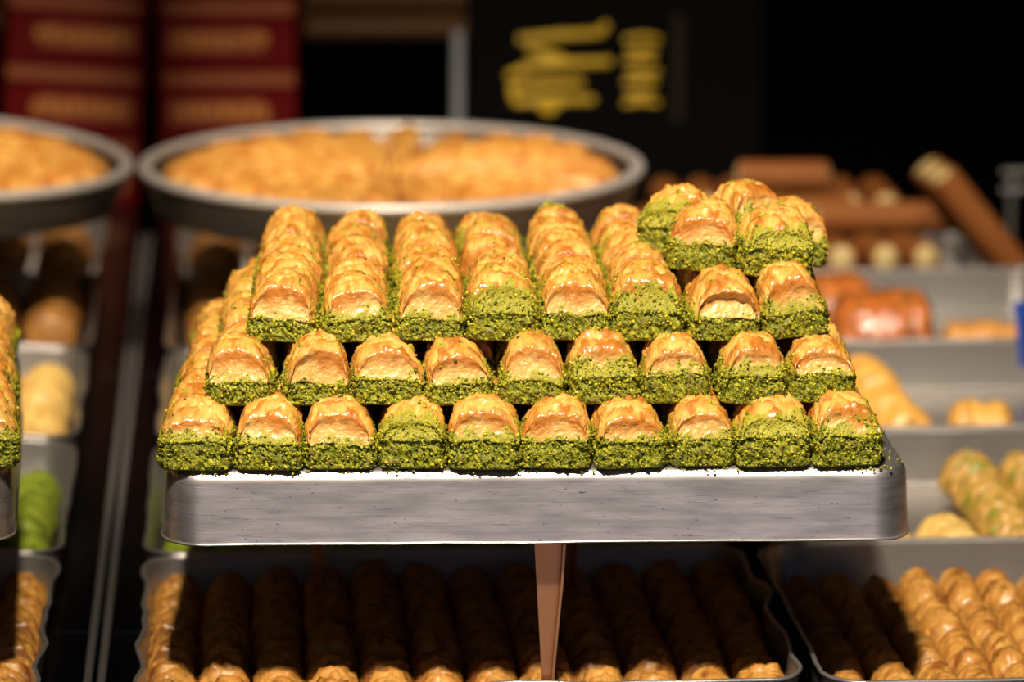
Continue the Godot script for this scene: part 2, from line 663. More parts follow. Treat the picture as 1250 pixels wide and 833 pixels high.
func ico() -> PackedVector3Array:
	var t := (1.0 + sqrt(5.0)) / 2.0
	var out := PackedVector3Array()
	for q in [Vector3(-1, t, 0), Vector3(1, t, 0), Vector3(-1, -t, 0), Vector3(1, -t, 0), Vector3(0, -1, t), Vector3(0, 1, t), Vector3(0, -1, -t), Vector3(0, 1, -t), Vector3(t, 0, -1), Vector3(t, 0, 1), Vector3(-t, 0, -1), Vector3(-t, 0, 1)]:
		out.append(q.normalized())
	return out


func crumb(b: MB, at: Vector3, size: float, k: Color, r: RandomNumberGenerator) -> void:
	var sc := Vector3(r.randf_range(0.8, 1.5), r.randf_range(0.7, 1.2), r.randf_range(0.8, 1.5)) * size
	var turn := Basis.from_euler(Vector3(r.randf() * TAU, r.randf() * TAU, 0))
	var first := b.v.size()
	for q in ico():
		var s := turn * (q * sc * r.randf_range(0.75, 1.25))
		b.v.append(at + s)
		b.n.append(s.normalized())
		b.c.append(k)
		b.uv.append(Vector2.ZERO)
	for t in range(0, 60, 3):
		b.idx.append(first + ICO_T[t])
		b.idx.append(first + ICO_T[t + 2])
		b.idx.append(first + ICO_T[t + 1])


func baklava(kind: Dictionary, tr: Transform3D, label: String, group: String) -> Node3D:
	var o: Node3D
	if kind.has("made"):
		o = kind.made.duplicate()
		o.name = numbered("pistachio_baklava")
		add_child(o, true)
		tag(o, label, "baklava", group)
	else:
		o = thing("pistachio_baklava", label, "baklava", Vector3.ZERO, Vector3.ZERO, group)
		part("filo_cap", kind.cap, M.filo, o)
		part("pistachio_base", kind.base, M.nut, o)
		if kind.coat:
			part("pistachio_coat", kind.coat, M.nut, o)
		part("pistachio_crumbs", kind.crumbs, M.nut, o, "stuff")
		kind.made = o
	o.transform = tr
	return o


# ------------------------------------------------------------------ pastry rolls
# a domed roll of filo along z, flat below: length, width, height; pal = [light, mid, dark], ridges across it
func roll_mesh(seed_: int, l: float, w: float, h: float, pal: Array, bumps := 2.0, rough := 1.0) -> ArrayMesh:
	var r := RandomNumberGenerator.new()
	r.seed = seed_ * 31 + 7
	var off := Vector3(r.randf_range(-9, 9), r.randf_range(-9, 9), r.randf_range(-9, 9))
	var nu := 36
	var nv := 34
	var p := PackedVector3Array()
	var col := PackedColorArray()
	var ph := r.randf() * TAU
	for i in nu:
		var s := -1.0 + 2.0 * i / (nu - 1)
		var end := pow(maxf(0.0, 1.0 - pow(absf(s), 7.0)), 0.5)
		if i == 0 or i == nu - 1:
			end = 0.02
		var waist := 1.0 + 0.05 * sin(s * PI * bumps + ph)
		for j in nv:
			var a := TAU * j / nv
			var x := cos(a) * w / 2 * end * waist
			var y := sin(a)
			y = (y * h * 0.62 if y > 0.0 else y * h * 0.38) * end * (waist if y > 0.0 else 1.0)
			var q := Vector3(x, y + h * 0.38, s * l / 2)
			var rid := noise_a.get_noise_3d(q.x * 70.0 + off.x, q.z * 260.0 + off.y, q.y * 60.0)
			var fold := noise_a.get_noise_3d(q.x * 120.0 + off.y, q.y * 120.0, q.z * 120.0 + off.z)
			var dir := Vector3(cos(a), sin(a), s * 0.3).normalized()
			var bulge := (0.0019 * rid + 0.0022 * fold + 0.0009 * noise_b.get_noise_3d(q.x * 330.0 + off.z, q.z * 420.0, q.y * 300.0)) * rough * end
			if sin(a) < -0.5:
				bulge *= 0.2
			q += dir * bulge
			var k := mixc(pal[0], pal[1], 0.5 + 0.9 * fold + 0.4 * rid)
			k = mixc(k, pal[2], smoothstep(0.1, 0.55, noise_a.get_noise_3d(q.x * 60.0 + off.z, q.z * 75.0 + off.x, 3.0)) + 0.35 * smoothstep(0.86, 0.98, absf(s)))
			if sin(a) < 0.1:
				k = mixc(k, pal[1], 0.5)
			p.append(q)
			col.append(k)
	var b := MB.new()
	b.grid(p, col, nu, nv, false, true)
	return b.mesh()


# ------------------------------------------------------------------ trays
# open tray with rounded corners and a thin rolled rim; its dents bend the rim
func open_tray(label: String, at: Vector3, w: float, d: float, h: float, dent: float, seed_: int) -> Node3D:
	var o := thing("steel_tray", label, "tray", at, Vector3.ZERO, "lower display trays")
	var lines := []
	for spec in [[-0.06, 0.0012, 0.02], [-0.012, 0.0, 0.018], [-0.004, 0.003, 0.02], [0.0, h - 0.001, 0.024], [-0.0016, h - 0.001, 0.0236], [-0.0056, 0.004, 0.0195], [-0.014, 0.0015, 0.017], [-0.06, 0.0015, 0.02]]:
		var k: float = spec[0]
		lines.append([rounded_outline(w + 2 * k, d + 2 * k, spec[2]), spec[1]])
	var count: int = lines[0][0].size()
	var p := PackedVector3Array()
	for ln in lines:
		for i in count:
			var q: Vector2 = ln[0][i]
			var y: float = ln[1]
			var nn := noise_a.get_noise_3d(q.x * 14.0 + seed_ * 3.1, q.y * 14.0, seed_)
			var k2: float = dent * nn * y / h
			p.append(Vector3(q.x, y, q.y) + Vector3(q.x, 0, q.y).normalized() * k2)
	var shell := MB.new()
	shell.grid(p, PackedColorArray(), lines.size(), count, false, true, PackedVector2Array(), -1)
	# floor
	var fl := MB.new()
	fl.box(Vector3(0, 0.0012, 0), Vector3(w - 0.11, 0.0010, d - 0.11), 0.0002)
	shell.v.append_array(PackedVector3Array())
	var body := part("tray_body", shell.mesh(), M.steel, o)
	part("tray_floor", fl.mesh(), M.steel, o)
	body.set_meta("label", "sheet steel wall")
	# rim
	var rim := PackedVector3Array()
	var top := lines.size()
	for i in count:
		var q := p[3 * count + i]
		var q2 := p[3 * count + (i + 1) % count]
		var q0 := p[3 * count + (i + count - 1) % count]
		var dir := (q2 - q0).normalized()
		var side := dir.cross(Vector3.UP)
		for j in 6:
			var a := TAU * j / 6
			rim.append(q + side * cos(a) * 0.0015 + Vector3.UP * (sin(a) * 0.0012))
	var rb := MB.new()
	rb.grid(rim, PackedColorArray(), count, 6, true, true)
	part("tray_rim", rb.mesh(), M.steel_rim, o)
	return o


func build_hero_tray(hero: Transform3D, w: float, d: float, h: float) -> void:
	var o := thing("serving_tray", "upturned worn aluminium tray with rounded corners, carrying the pile of pistachio baklava", "tray")
	o.transform = hero
	var prof := [[-0.0006, 0.0, 0.024], [0.0, 0.0008, 0.024], [-0.0006, h * 0.2, 0.0235], [-0.0012, h * 0.4, 0.023], [-0.0018, h * 0.6, 0.022], [-0.0024, h - 0.0085, 0.0215], [-0.0029, h - 0.0058, 0.021], [-0.0040, h - 0.0033, 0.020], [-0.0058, h - 0.0014, 0.0185], [-0.0082, h - 0.0003, 0.0165], [-0.0110, h, 0.014], [-0.05, h, 0.012], [-d / 2 + 0.004, h, 0.003]]
	var p := PackedVector3Array()
	var tex := PackedVector2Array()
	var count := 0
	for q in prof:
		var k: float = q[0]
		var line := rounded_outline(w + 2 * k, d + 2 * k, q[2], 10)
		count = line.size()
		var run := 0.0
		for i in count + 1:
			var e: Vector2 = line[i % count]
			if i:
				run += e.distance_to(line[i - 1])
			var y: float = q[1]
			var wob := 0.00035 * noise_a.get_noise_3d(e.x * 40.0, y * 60.0, e.y * 40.0)
			p.append(Vector3(e.x, y + (0.0006 * noise_a.get_noise_2d(e.x * 50.0, e.y * 50.0) if y < 0.001 else 0.0), e.y) + Vector3(e.x, 0, e.y).normalized() * wob)
			if k > -0.012:
				tex.append(Vector2(run / 0.70, 1.0 - y / (h + 0.008)))
			else:
				tex.append(Vector2(e.x / 0.7, e.y / 0.15))
	var b := MB.new()
	b.grid(p, PackedColorArray(), prof.size(), count + 1, false, false, tex)
	part("tray_shell", b.mesh(), M.tray, o)
	var rim := PackedVector3Array()
	for i in count:
		var q := p[count + 1 + i]
		var out := Vector3(q.x, 0, q.z).normalized()
		for e in [Vector2(0.0007, 0.0004), Vector2(0.0009, -0.0008), Vector2(-0.0012, -0.0010), Vector2(-0.0012, 0.0004)]:
			rim.append(q + out * e.x + Vector3.UP * e.y)
	var rb := MB.new()
	rb.grid(rim, PackedColorArray(), count, 4, true, true)
	part("tray_rim", rb.mesh(), M.steel_rim, o)


func build_stand() -> void:
	var o := thing("tray_stand", "three-legged metal stand that lifts the pistachio baklava tray above the front tray", "stand", Vector3(0.12, 0, -0.12))
	var top := 0.1262
	var plate := MB.new()
	plate.box(Vector3(0.02, top - 0.002, 0.0), Vector3(0.24, 0.004, 0.22), 0.001)
	part("top_plate", plate.mesh(), M.dark_steel, o)
	# each leg: a folded strip that tapers downwards, with a turned-over edge
	for q in [Vector3(0.040, 0, 0.112), Vector3(-0.086, 0, -0.085), Vector3(0.072, 0, -0.085)]:
		var b := MB.new()
		var pts := []
		var wide := 0.0085 if q.z > 0.0 else 0.0065
		for s in [[-wide, wide, top - 0.004], [-wide * 0.85, wide * 0.86, 0.10], [-wide * 0.5, wide * 0.35, 0.05], [-wide * 0.3, wide * 0.12, 0.0018]]:
			pts.append(s)
		for pass_ in 2:
			var p := PackedVector3Array()
			for s in pts:
				var x0: float = s[0] if pass_ == 0 else s[1] - 0.0014
				var x1: float = s[1]
				var z1 := 0.0008 if pass_ == 0 else 0.0075
				var z0 := -0.0008 if pass_ == 0 else 0.0008
				for e in [Vector2(x0, z1), Vector2(x1, z1), Vector2(x1, z0), Vector2(x0, z0)]:
					p.append(q + Vector3(e.x, s[2], e.y))
			b.grid(p, PackedColorArray(), pts.size(), 4, false, true)
		var f := MB.new()
		for t in range(0, b.idx.size(), 3):   # crisp folds: every face keeps its own normal
			var a := b.v[b.idx[t]]
			var a2 := b.v[b.idx[t + 1]]
			var a3 := b.v[b.idx[t + 2]]
			var nn := (a3 - a).cross(a2 - a).normalized()
			for e in [a, a2, a3]:
				f.idx.append(f.v.size())
				f.v.append(e)
				f.n.append(nn)
				f.c.append(Color.WHITE)
				f.uv.append(Vector2.ZERO)
		part("leg", f.mesh(), M.leg, o)


# ------------------------------------------------------------------ the scene
func lamp(called: String, label: String, at: Vector3, aim: Vector3, energy: float, cone: float, radius: float, col: Color) -> void:
	var o := thing(called, label, "lamp", at)
	o.look_at_from_position(at, aim, Vector3.UP)
	var b := MB.new()
	b.lathe(PackedVector2Array([Vector2(0.0001, 0.20), Vector2(radius * 0.9, 0.20), Vector2(radius + 0.012, 0.17), Vector2(radius + 0.012, 0.02), Vector2(radius + 0.008, 0.02), Vector2(radius + 0.006, 0.06), Vector2(0.0001, 0.06)]), 32, false)
	var can := part("housing", b.mesh(), M.lamp_case, o)
	can.rotation_degrees.x = 90
	var g := MB.new()
	g.lathe(PackedVector2Array([Vector2(0.0001, 0.052), Vector2(radius, 0.052), Vector2(radius, 0.046), Vector2(0.0001, 0.046)]), 32, false)
	var lens_ := part("glowing_lens", g.mesh(), M.glow, o)
	lens_.rotation_degrees.x = 90
	var s := SpotLight3D.new()
	s.name = "spot_light"
	s.light_energy = energy
	s.light_color = col
	s.light_size = radius
	s.spot_range = 8.0
	s.spot_attenuation = 2.0
	s.spot_angle = cone
	s.spot_angle_attenuation = 0.6
	s.shadow_enabled = true
	o.add_child(s, true)
	s.position = Vector3(0, 0, -0.01)


func _ready() -> void:
	# ---- camera
	var cam := Camera3D.new()
	cam.name = "camera"
	add_child(cam, true)
	var at := CameraAttributesPhysical.new()
	at.frustum_focal_length = 115.25
	at.frustum_focus_distance = 1.795
	at.exposure_aperture = 5.2
	at.frustum_near = 0.05
	at.frustum_far = 50.0
	cam.attributes = at
	cam.fov = rad_to_deg(2.0 * atan(416.5 / 4000.0))
	cam.near = 0.05
	cam.far = 50.0
	var yaw := deg_to_rad(4.5)
	var pitch := deg_to_rad(12.8)
	var fw := Vector3(sin(yaw) * cos(pitch), -sin(pitch), -cos(yaw) * cos(pitch))
	var rt := fw.cross(Vector3.UP).normalized()
	var up := rt.cross(fw)
	var rl := deg_to_rad(0.3)
	cam.transform = Transform3D(Basis(rt * cos(rl) + up * sin(rl), up * cos(rl) - rt * sin(rl), -fw), Vector3(0, 0.638, 1.75))
	cam.current = true
	# ---- environment: a little cool daylight from the street in front of the open shop front
	var we := WorldEnvironment.new()
	we.name = "environment"
	var env := Environment.new()
	env.background_mode = Environment.BG_COLOR
	env.background_color = Color(0.19, 0.22, 0.28)
	env.tonemap_mode = Environment.TONE_MAPPER_LINEAR
	env.tonemap_exposure = 1.0
	env.sdfgi_enabled = true
	env.ssao_enabled = true
	env.ssil_enabled = true
	we.environment = env
	add_child(we, true)
	make_materials()
	var warm := Color(1.0, 0.94, 0.85)
	lamp("ceiling_spot", "black ceiling spotlight above the front of the case, aimed at the baklava pile", Vector3(-0.06, 1.78, 1.17), Vector3(0.24, 0.12, -0.25), 8.4, 26.0, 0.075, warm)
	lamp("ceiling_spot", "black ceiling spotlight above the right trays, aimed at the back rows", Vector3(0.75, 1.78, 0.35), Vector3(0.60, 0.06, -0.95), 1.25, 20.0, 0.075, warm)
	lamp("ceiling_spot", "black ceiling spotlight nearest the mirror, aimed at the round pan", Vector3(0.12, 1.78, -0.15), Vector3(0.12, 0.15, -0.95), 2.3, 19.0, 0.075, warm)
	lamp("added_floor_lamp", "street lamp hanging over the pavement in front of the shop", Vector3(0.3, 2.05, 3.9), Vector3(0.3, -0.9, 3.95), 25.0, 38.0, 0.10, Color(0.98, 0.95, 0.96))  # added, unseen: lights the floor that the metal tray front mirrors

	noise_a.noise_type = FastNoiseLite.TYPE_SIMPLEX_SMOOTH
	noise_a.frequency = 1.0
	noise_a.fractal_octaves = 2
	noise_a.seed = 3
	noise_b.noise_type = FastNoiseLite.TYPE_SIMPLEX_SMOOTH
	noise_b.frequency = 1.0
	noise_b.fractal_octaves = 2
	noise_b.seed = 8
	noise_c.noise_type = FastNoiseLite.TYPE_SIMPLEX
	noise_c.frequency = 1.0
	noise_c.fractal_octaves = 1
	noise_c.seed = 21
	rng.seed = 4242
	build_shell()
	build_hero()
	build_lower_trays()
	build_round_pan()
	build_back()


func build_shell() -> void:
	slab("floor", Vector3(-4.0, -0.95, -2.6), Vector3(4.4, -0.90, 7.5), M.floor)
	slab("ceiling", Vector3(-2.0, 1.95, -2.6), Vector3(2.4, 2.0, 1.5), M.ceiling)
	slab("wall_back", Vector3(-2.0, -0.9, -2.6), Vector3(2.4, 1.95, -2.5), M.wall)
	slab("wall_left", Vector3(-2.05, -0.9, -2.5), Vector3(-2.0, 1.95, 1.5), M.wall)
	slab("wall_right", Vector3(2.4, -0.9, -2.5), Vector3(2.45, 1.95, 1.5), M.wall)
	# the case: a black glossy deck on a black cabinet, with a mirror as its left side
	var o := thing("display_case", "glossy black display case that carries all the trays", "display case")
	var b := MB.new()
	b.box(Vector3(0.55, -0.45, -0.885), Vector3(1.6, 0.88, 1.97), 0.004)
	part("cabinet", b.mesh(), M.black, o)
	# deck panels along the case, with open joints between them
	var z := 0.10
	for l in [0.335, 0.70, 0.90]:
		var d := MB.new()
		d.box(Vector3(0.62, -0.006, z - l / 2), Vector3(1.46, 0.012, l - 0.0012), 0.0012)
		part("deck_panel", d.mesh(), M.deck, o)
		z -= l
	var m := thing("mirror", "mirror panel along the left side of the case, reflecting the trays", "mirror", Vector3(MIRROR_X, 0, 0), Vector3(0, 0.52, -2.0))
	var g := MB.new()
	g.box(Vector3(-0.003, 0.41, -0.475), Vector3(0.006, 0.82, 2.75), 0.0003)
	part("mirror_glass", g.mesh(), M.mirror, m)
	var bk := MB.new()
	bk.box(Vector3(-0.0131, 0.41, -0.475), Vector3(0.012, 0.82, 2.75), 0.001)
	part("backing_board", bk.mesh(), M.black, m)
	var s := MB.new()
	s.box(Vector3(0.0040, 0.0008, -0.72), Vector3(0.0046, 0.0012, 1.66), 0.0003)
	part("seal_strip", s.mesh(), M.seal, m)


func hero_tr() -> Transform3D:
	return Transform3D(Basis(Vector3.UP, deg_to_rad(-1.9)), Vector3(0.1575, 0.127, -0.141))


func build_hero() -> void:
	var hero := hero_tr()
	var w := 0.4184
	var d := 0.308
	var h := 0.042
	build_hero_tray(hero, w, d, h)
	build_stand()
	# kinds of baklava: those of the three front rows are made one by one
	var spec := [
		[[0.30, 0.0010, 0.0165], [0.20, 0.0016, 0.0150], [0.08, 0.0022, 0.0145], [0.85, 0.0014, 0.0170], [0.35, 0.0020, 0.0160], [0.05, 0.0012, 0.0165], [0.15, 0.0014, 0.0160], [0.22, 0.0012, 0.0160], [0.60, 0.0016, 0.0175], [0.40, 0.0018, 0.0175]],
		[[0.08, 0.0010, 0.0135], [0.02, 0.0026, 0.0130], [0.15, 0.0012, 0.0140], [0.06, 0.0026, 0.0130], [0.18, 0.0010, 0.0135], [0.55, 0.0008, 0.0150], [0.22, 0.0014, 0.0165], [0.42, 0.0014, 0.0160], [0.12, 0.0020, 0.0175]],
		[[0.0, 0.0022, 0.0130], [0.22, 0.0014, 0.0130], [0.18, 0.0014, 0.0125], [0.85, 0.0012, 0.0160], [0.08, 0.0018, 0.0150], [0.75, 0.0010, 0.0165], [0.0, 0.0050, 0.0125], [0.32, 0.0022, 0.0140]]]
	var layer_name := ["bottom", "middle", "top"]
	var cols := [10, 9, 8]
	var rows := [8, 7, 6]
	var x0 := [-0.2080, -0.1835, -0.1625]
	var pitch := [0.0397, 0.0402, 0.0411]
	var front := [0.1520, 0.1335, 0.1140]
	var kinds := []
	var kn := 0
	for L in 3:
		var line := []
		for q in spec[L]:
			kn += 1
			line.append(make_baklava(kn, q[0], q[1], q[2]))
		kinds.append(line)
	var all: Array = kinds[0] + kinds[1] + kinds[2]
	var row_name := ["front row", "second row back", "third row back", "fourth row back", "fifth row back", "sixth row back", "seventh row back", "eighth row back"]
	for L in 3:
		for row in rows[L]:
			for k in cols[L]:
				var kind: Dictionary = kinds[L][k] if row == 0 else all[rng.randi_range(0, all.size() - 1)]
				var look := "green-dusted" if kind.cover > 0.5 else ("golden" if kind.cover < 0.16 else "golden green")
				var label := "%s pistachio baklava in the %s layer, %s from left in its %s" % [look, layer_name[L], ORD[k], row_name[row]]
				var turn := rng.randf_range(-5.0, 5.0)
				if row > 0 and rng.randf() < 0.3:
					turn += 180.0
				var size := rng.randf_range(0.96, 1.04)
				var tilt := Vector3(rng.randf_range(-2.0, 2.0), turn, rng.randf_range(-3.0, 3.0)) if L else Vector3(0, turn, 0)
				var pos := Vector3(x0[L] + pitch[L] * (k + 0.5) + rng.randf_range(-0.0012, 0.0012), h + 0.0318 * L, front[L] - 0.01775 - row * 0.0365 + rng.randf_range(-0.0018, 0.0018))
				if row:
					pos.x += 0.0006 * row * (0.0 if k else 1.0)
				if L == 2 and row == 0 and k == 7:
					tilt.z = 6.0
					pos.y += 0.0012
				var e := Basis.from_euler(Vector3(deg_to_rad(tilt.x), deg_to_rad(tilt.y), deg_to_rad(tilt.z))).scaled(Vector3(size, size, size))
				baklava(kind, hero * Transform3D(e, pos), label, "pistachio baklava piled on the tray")
	# the loose ones thrown on top at the right
	var loose := [
		[Vector3(0.2525, 0.2655, -0.0770), Vector3(3, -10, -3), 5, "pistachio baklava on top of the pile, front left of the loose heap"],
		[Vector3(0.2440, 0.2665, -0.1190), Vector3(2, -28, 4), 3, "pistachio baklava on top of the pile, back left of the loose heap"],
		[Vector3(0.2905, 0.2645, -0.0640), Vector3(4, 6, -4), 8, "pistachio baklava on top of the pile, front right of the loose heap"],
		[Vector3(0.2850, 0.2700, -0.1120), Vector3(-8, 20, 4), 17, "pistachio baklava on top of the pile, tallest at back of the loose heap"],
		[Vector3(0.3080, 0.2600, -0.1180), Vector3(0, 10, -12), 20, "pistachio baklava on top of the pile, far right of the loose heap"]]
	for q in loose:
		var a: Vector3 = q[1]
		var e := Basis.from_euler(Vector3(deg_to_rad(a.x), deg_to_rad(a.y), deg_to_rad(a.z)))
		baklava(all[q[2]], Transform3D(e, q[0]), q[3], "loose baklava on top of the pile")
	# crumbs fallen on the tray
	var r := RandomNumberGenerator.new()
	r.seed = 99
	var b := MB.new()
	for k in 520:
		var edge := r.randi_range(0, 3)
		var x := r.randf_range(-0.196, 0.196)
		var z := r.randf_range(0.1475, 0.1525)
		if edge == 1:
			x = r.randf_range(0.187, 0.2035)
			z = r.randf_range(-0.13, 0.14)
		elif edge == 2:
			x = -r.randf_range(0.190, 0.2035)
			z = r.randf_range(-0.13, 0.13)
		elif edge == 3 and r.randf() < 0.6:
			var spot: float = [-0.08, 0.11, 0.182, -0.01][k % 4]
			x = spot + r.randfn() * 0.004
		var s := 0.0003 + 0.0006 * r.randf() * r.randf()
		var sink := 0.0
		if absf(x) > 0.199 or z > 0.1445:
			sink = 0.0011 * pow(maxf((absf(x) - 0.198) / 0.006, (z - 0.1432) / 0.006), 2.0)
		crumb(b, Vector3(x, h + s * 0.4 - clampf(sink, 0.0, 0.0020), z), s, green(r), r)
	var fallen := part("fallen_crumbs", b.mesh(), M.nut, self, "stuff")
	fallen.transform = hero
	tag(fallen, "green pistachio crumbs fallen on the rim of the upturned tray", "crumbs")
	# a split pistachio on the pile
	var pk := MB.new()
	for k in 26:
		crumb(pk, Vector3(r.randfn() * 0.0030, 0.001 + absf(r.randfn()) * 0.0016, r.randfn() * 0.002), r.randf_range(0.001, 0.0017), GREENS[r.randi_range(1, 3)], r)
	single("pistachio_clump", pk.mesh(), M.nut, "small green pistachio clump on the back of the top layer", "pistachio", Vector3(0.181, 0.2655, -0.252), Vector3(0, 20, 0))


func rolls(kinds: Array, cols: int, rows: int, at: Vector3, px: float, pz: float, material: Material, called: String, what: String, where: String, category: String, group: String, flip := false) -> void:
	for k in cols:
		for row in rows:
			var o := single(called, kinds[rng.randi_range(0, kinds.size() - 1)], material, "%s in %s, %s column from left, %s from front" % [what, where, ORD[k], ORD[row]], category, Vector3.ZERO, Vector3.ZERO, group)
			o.position = at + Vector3(px * k + rng.randf_range(-0.0008, 0.0008), 0, -pz * row + rng.randf_range(-0.001, 0.001))
			o.rotation_degrees = Vector3(rng.randf_range(-3, 3), rng.randf_range(-4, 4) + (180.0 if rng.randf() < 0.5 else 0.0), 0)
			var s := rng.randf_range(0.96, 1.04)
			o.scale = Vector3(s, s, 1.0)


func kinds_of(n: int, seed_: int, l: float, w: float, h: float, pal: Array, bumps: float, rough: float) -> Array:
	var out := []
	for k in n:
		out.append(roll_mesh(seed_ + k, l * rng.randf_range(0.97, 1.03), w, h * rng.randf_range(0.94, 1.06), pal, bumps, rough))
	return out


func build_lower_trays() -> void:
	var th := 0.042
	var td := 0.280
	# middle column of trays, back to front order A .. E
	open_tray("dented steel tray of brown rolls directly below the pistachio baklava tray", Vector3(0.117, 0.0, -0.132), 0.38, 0.264, th, 0.010, 1)
	open_tray("steel tray of green rolls behind the front tray, mostly hidden", Vector3(0.117, 0.0, -0.409), 0.386, 0.278, th, 0.002, 2)
	open_tray("steel tray of pale yellow rolls, third back beside the mirror", Vector3(0.117, 0.0, -0.702), 0.386, td, th, 0.003, 3)
	open_tray("shaded steel tray under the front of the round pan", Vector3(0.117, 0.0, -0.992), 0.386, td, th, 0.002, 4)
	open_tray("shaded steel tray under the back of the round pan", Vector3(0.117, 0.0, -1.282), 0.386, td, th, 0.002, 5)
	open_tray("steel tray of small golden rolls at bottom right", Vector3(0.512, 0.0, -0.128), 0.390, 0.276, th, 0.002, 6)
	open_tray("half-empty steel tray of pistachio-dusted rolls on the right", Vector3(0.512, 0.0, -0.414), 0.390, td, th, 0.002, 7)
	open_tray("half-empty steel tray of pale golden rolls on the right", Vector3(0.512, 0.0, -0.706), 0.390, td, th, 0.002, 8)
	open_tray("half-empty steel tray of glazed red pastries on the right", Vector3(0.512, 0.0, -0.995), 0.390, td, th, 0.002, 9)
	open_tray("steel tray under the pyramid of chocolate rolls", Vector3(0.512, 0.0, -1.285), 0.390, td, th, 0.002, 10)
	var fl := 0.0022
	# A: brown glazed rolls in twelve columns
	var pal := [Color(0.62, 0.33, 0.075), Color(0.46, 0.19, 0.03), Color(0.23, 0.07, 0.010)]
	var ka := kinds_of(8, 100, 0.0455, 0.0300, 0.0330, pal, 2.0, 1.3)
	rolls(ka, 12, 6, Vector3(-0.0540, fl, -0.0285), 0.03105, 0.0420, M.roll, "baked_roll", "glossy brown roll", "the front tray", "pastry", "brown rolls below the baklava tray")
	# B: green pistachio rolls
	var kb := kinds_of(4, 140, 0.078, 0.034, 0.030, [Color(0.30, 0.36, 0.03), Color(0.20, 0.27, 0.015), Color(0.12, 0.17, 0.01)], 3.0, 0.5)
	rolls(kb, 11, 3, Vector3(-0.050, fl, -0.325), 0.0335, 0.080, M.nut, "green_roll", "smooth green pistachio roll", "the second tray", "pastry", "green rolls in the tray behind")
	# C: pale yellow rolls
	var kc := kinds_of(4, 160, 0.060, 0.040, 0.036, [Color(0.82, 0.58, 0.19), Color(0.70, 0.42, 0.10), Color(0.50, 0.24, 0.05)], 2.0, 0.7)
	rolls(kc, 9, 4, Vector3(-0.046, fl, -0.605), 0.0405, 0.0620, M.roll, "yellow_roll", "pale yellow roll", "the third tray", "pastry", "pale yellow rolls beside the mirror")
	# D, E: orange rolls in the shade of the pan
	var kd := kinds_of(4, 180, 0.075, 0.048, 0.044, [Color(0.66, 0.33, 0.08), Color(0.50, 0.20, 0.04), Color(0.3, 0.1, 0.02)], 2.0, 1.0)
	rolls(kd, 2, 2, Vector3(-0.040, fl, -1.02), 0.055, 0.078, M.roll, "orange_roll", "dim orange pastry", "the tray under the pan", "pastry", "pastries in the shade under the pan")
	rolls(kd, 2, 2, Vector3(-0.040, fl, -1.25), 0.055, 0.078, M.roll, "orange_roll", "dim orange pastry", "the tray behind the pan", "pastry", "pastries in the shade behind the pan")
	# A': small golden rolls
	var kr := kinds_of(8, 200, 0.058, 0.0242, 0.029, [Color(0.62, 0.33, 0.075), Color(0.44, 0.18, 0.032), Color(0.26, 0.09, 0.014)], 2.0, 0.9)
	rolls(kr, 13, 4, Vector3(0.3405, fl, -0.030), 0.0250, 0.0610, M.roll, "golden_roll", "golden ridged roll", "bottom right tray", "pastry", "golden rolls in the bottom right tray")
	# B': dusted rolls on the right half of the tray, two golden ones at its front
	var kg := kinds_of(6, 240, 0.046, 0.036, 0.034, [Color(0.62, 0.36, 0.09), Color(0.42, 0.23, 0.04), Color(0.20, 0.22, 0.012)], 2.0, 1.5)
	rolls(kg, 4, 5, Vector3(0.5075, fl, -0.310), 0.0400, 0.0460, M.roll, "dusted_roll", "pistachio-dusted roll", "the right tray", "pastry", "pistachio-dusted rolls on the right")
	single("golden_roll", kc[0], M.roll, "lone golden roll at front of the tray with the dusted rolls", "pastry", Vector3(0.4585, fl, -0.330), Vector3(0, 6, 0), "lone golden rolls")
	single("golden_roll", kc[1], M.roll, "golden roll half hidden behind the right end of the baklava tray", "pastry", Vector3(0.4130, fl, -0.328), Vector3(0, -4, 0), "lone golden rolls")
	# C': pale golden rolls in a group on the left, one alone
	var kp := kinds_of(5, 260, 0.052, 0.044, 0.042, [Color(0.80, 0.46, 0.10), Color(0.62, 0.29, 0.045), Color(0.42, 0.22, 0.03)], 2.0, 1.0)
	rolls(kp, 4, 4, Vector3(0.3500, fl, -0.620), 0.0440, 0.0540, M.roll, "pale_roll", "pale golden roll", "right half-empty tray", "pastry", "pale golden rolls on the right")
	single("pale_roll", kp[2], M.roll, "pale golden roll standing alone near the front right of its tray", "pastry", Vector3(0.5420, fl, -0.618), Vector3(0, 80, 0))
	# D': big glazed red pastries and a small orange one
	var kq := kinds_of(3, 280, 0.092, 0.080, 0.060, [Color(0.52, 0.17, 0.035), Color(0.34, 0.08, 0.016), Color(0.14, 0.06, 0.012)], 1.0, 2.0)
	single("glazed_pastry", kq[0], M.glazed, "large shiny red glazed pastry, right one of the pair in its tray", "pastry", Vector3(0.5260, fl, -0.935), Vector3(0, 84, 0), "red glazed pastries")
	single("glazed_pastry", kq[1], M.glazed, "large shiny red glazed pastry, left one behind the baklava pile", "pastry", Vector3(0.4340, fl, -0.940), Vector3(0, 92, 0), "red glazed pastries")
	single("glazed_pastry", kq[2], M.glazed, "large shiny red glazed pastry at the back of its tray", "pastry", Vector3(0.4900, fl, -1.030), Vector3(0, 88, 0), "red glazed pastries")
	single("orange_roll", kd[0], M.roll, "small orange pastry lying right of the red glazed ones", "pastry", Vector3(0.6080, fl, -0.905), Vector3(0, 84, 0))
	# price card
	var card := thing("price_card", "plain blue price card standing at the right edge", "card", Vector3(0.651, 0.0432, -0.8430), Vector3(0, -6, 0))
	var cb := MB.new()
	cb.box(Vector3(0, 0.008, 0.003), Vector3(0.060, 0.056, 0.0015), 0.0004, Basis(Vector3.BACK, deg_to_rad(8)))
	part("panel", cb.mesh(), M.blue, card)
	var cf := MB.new()
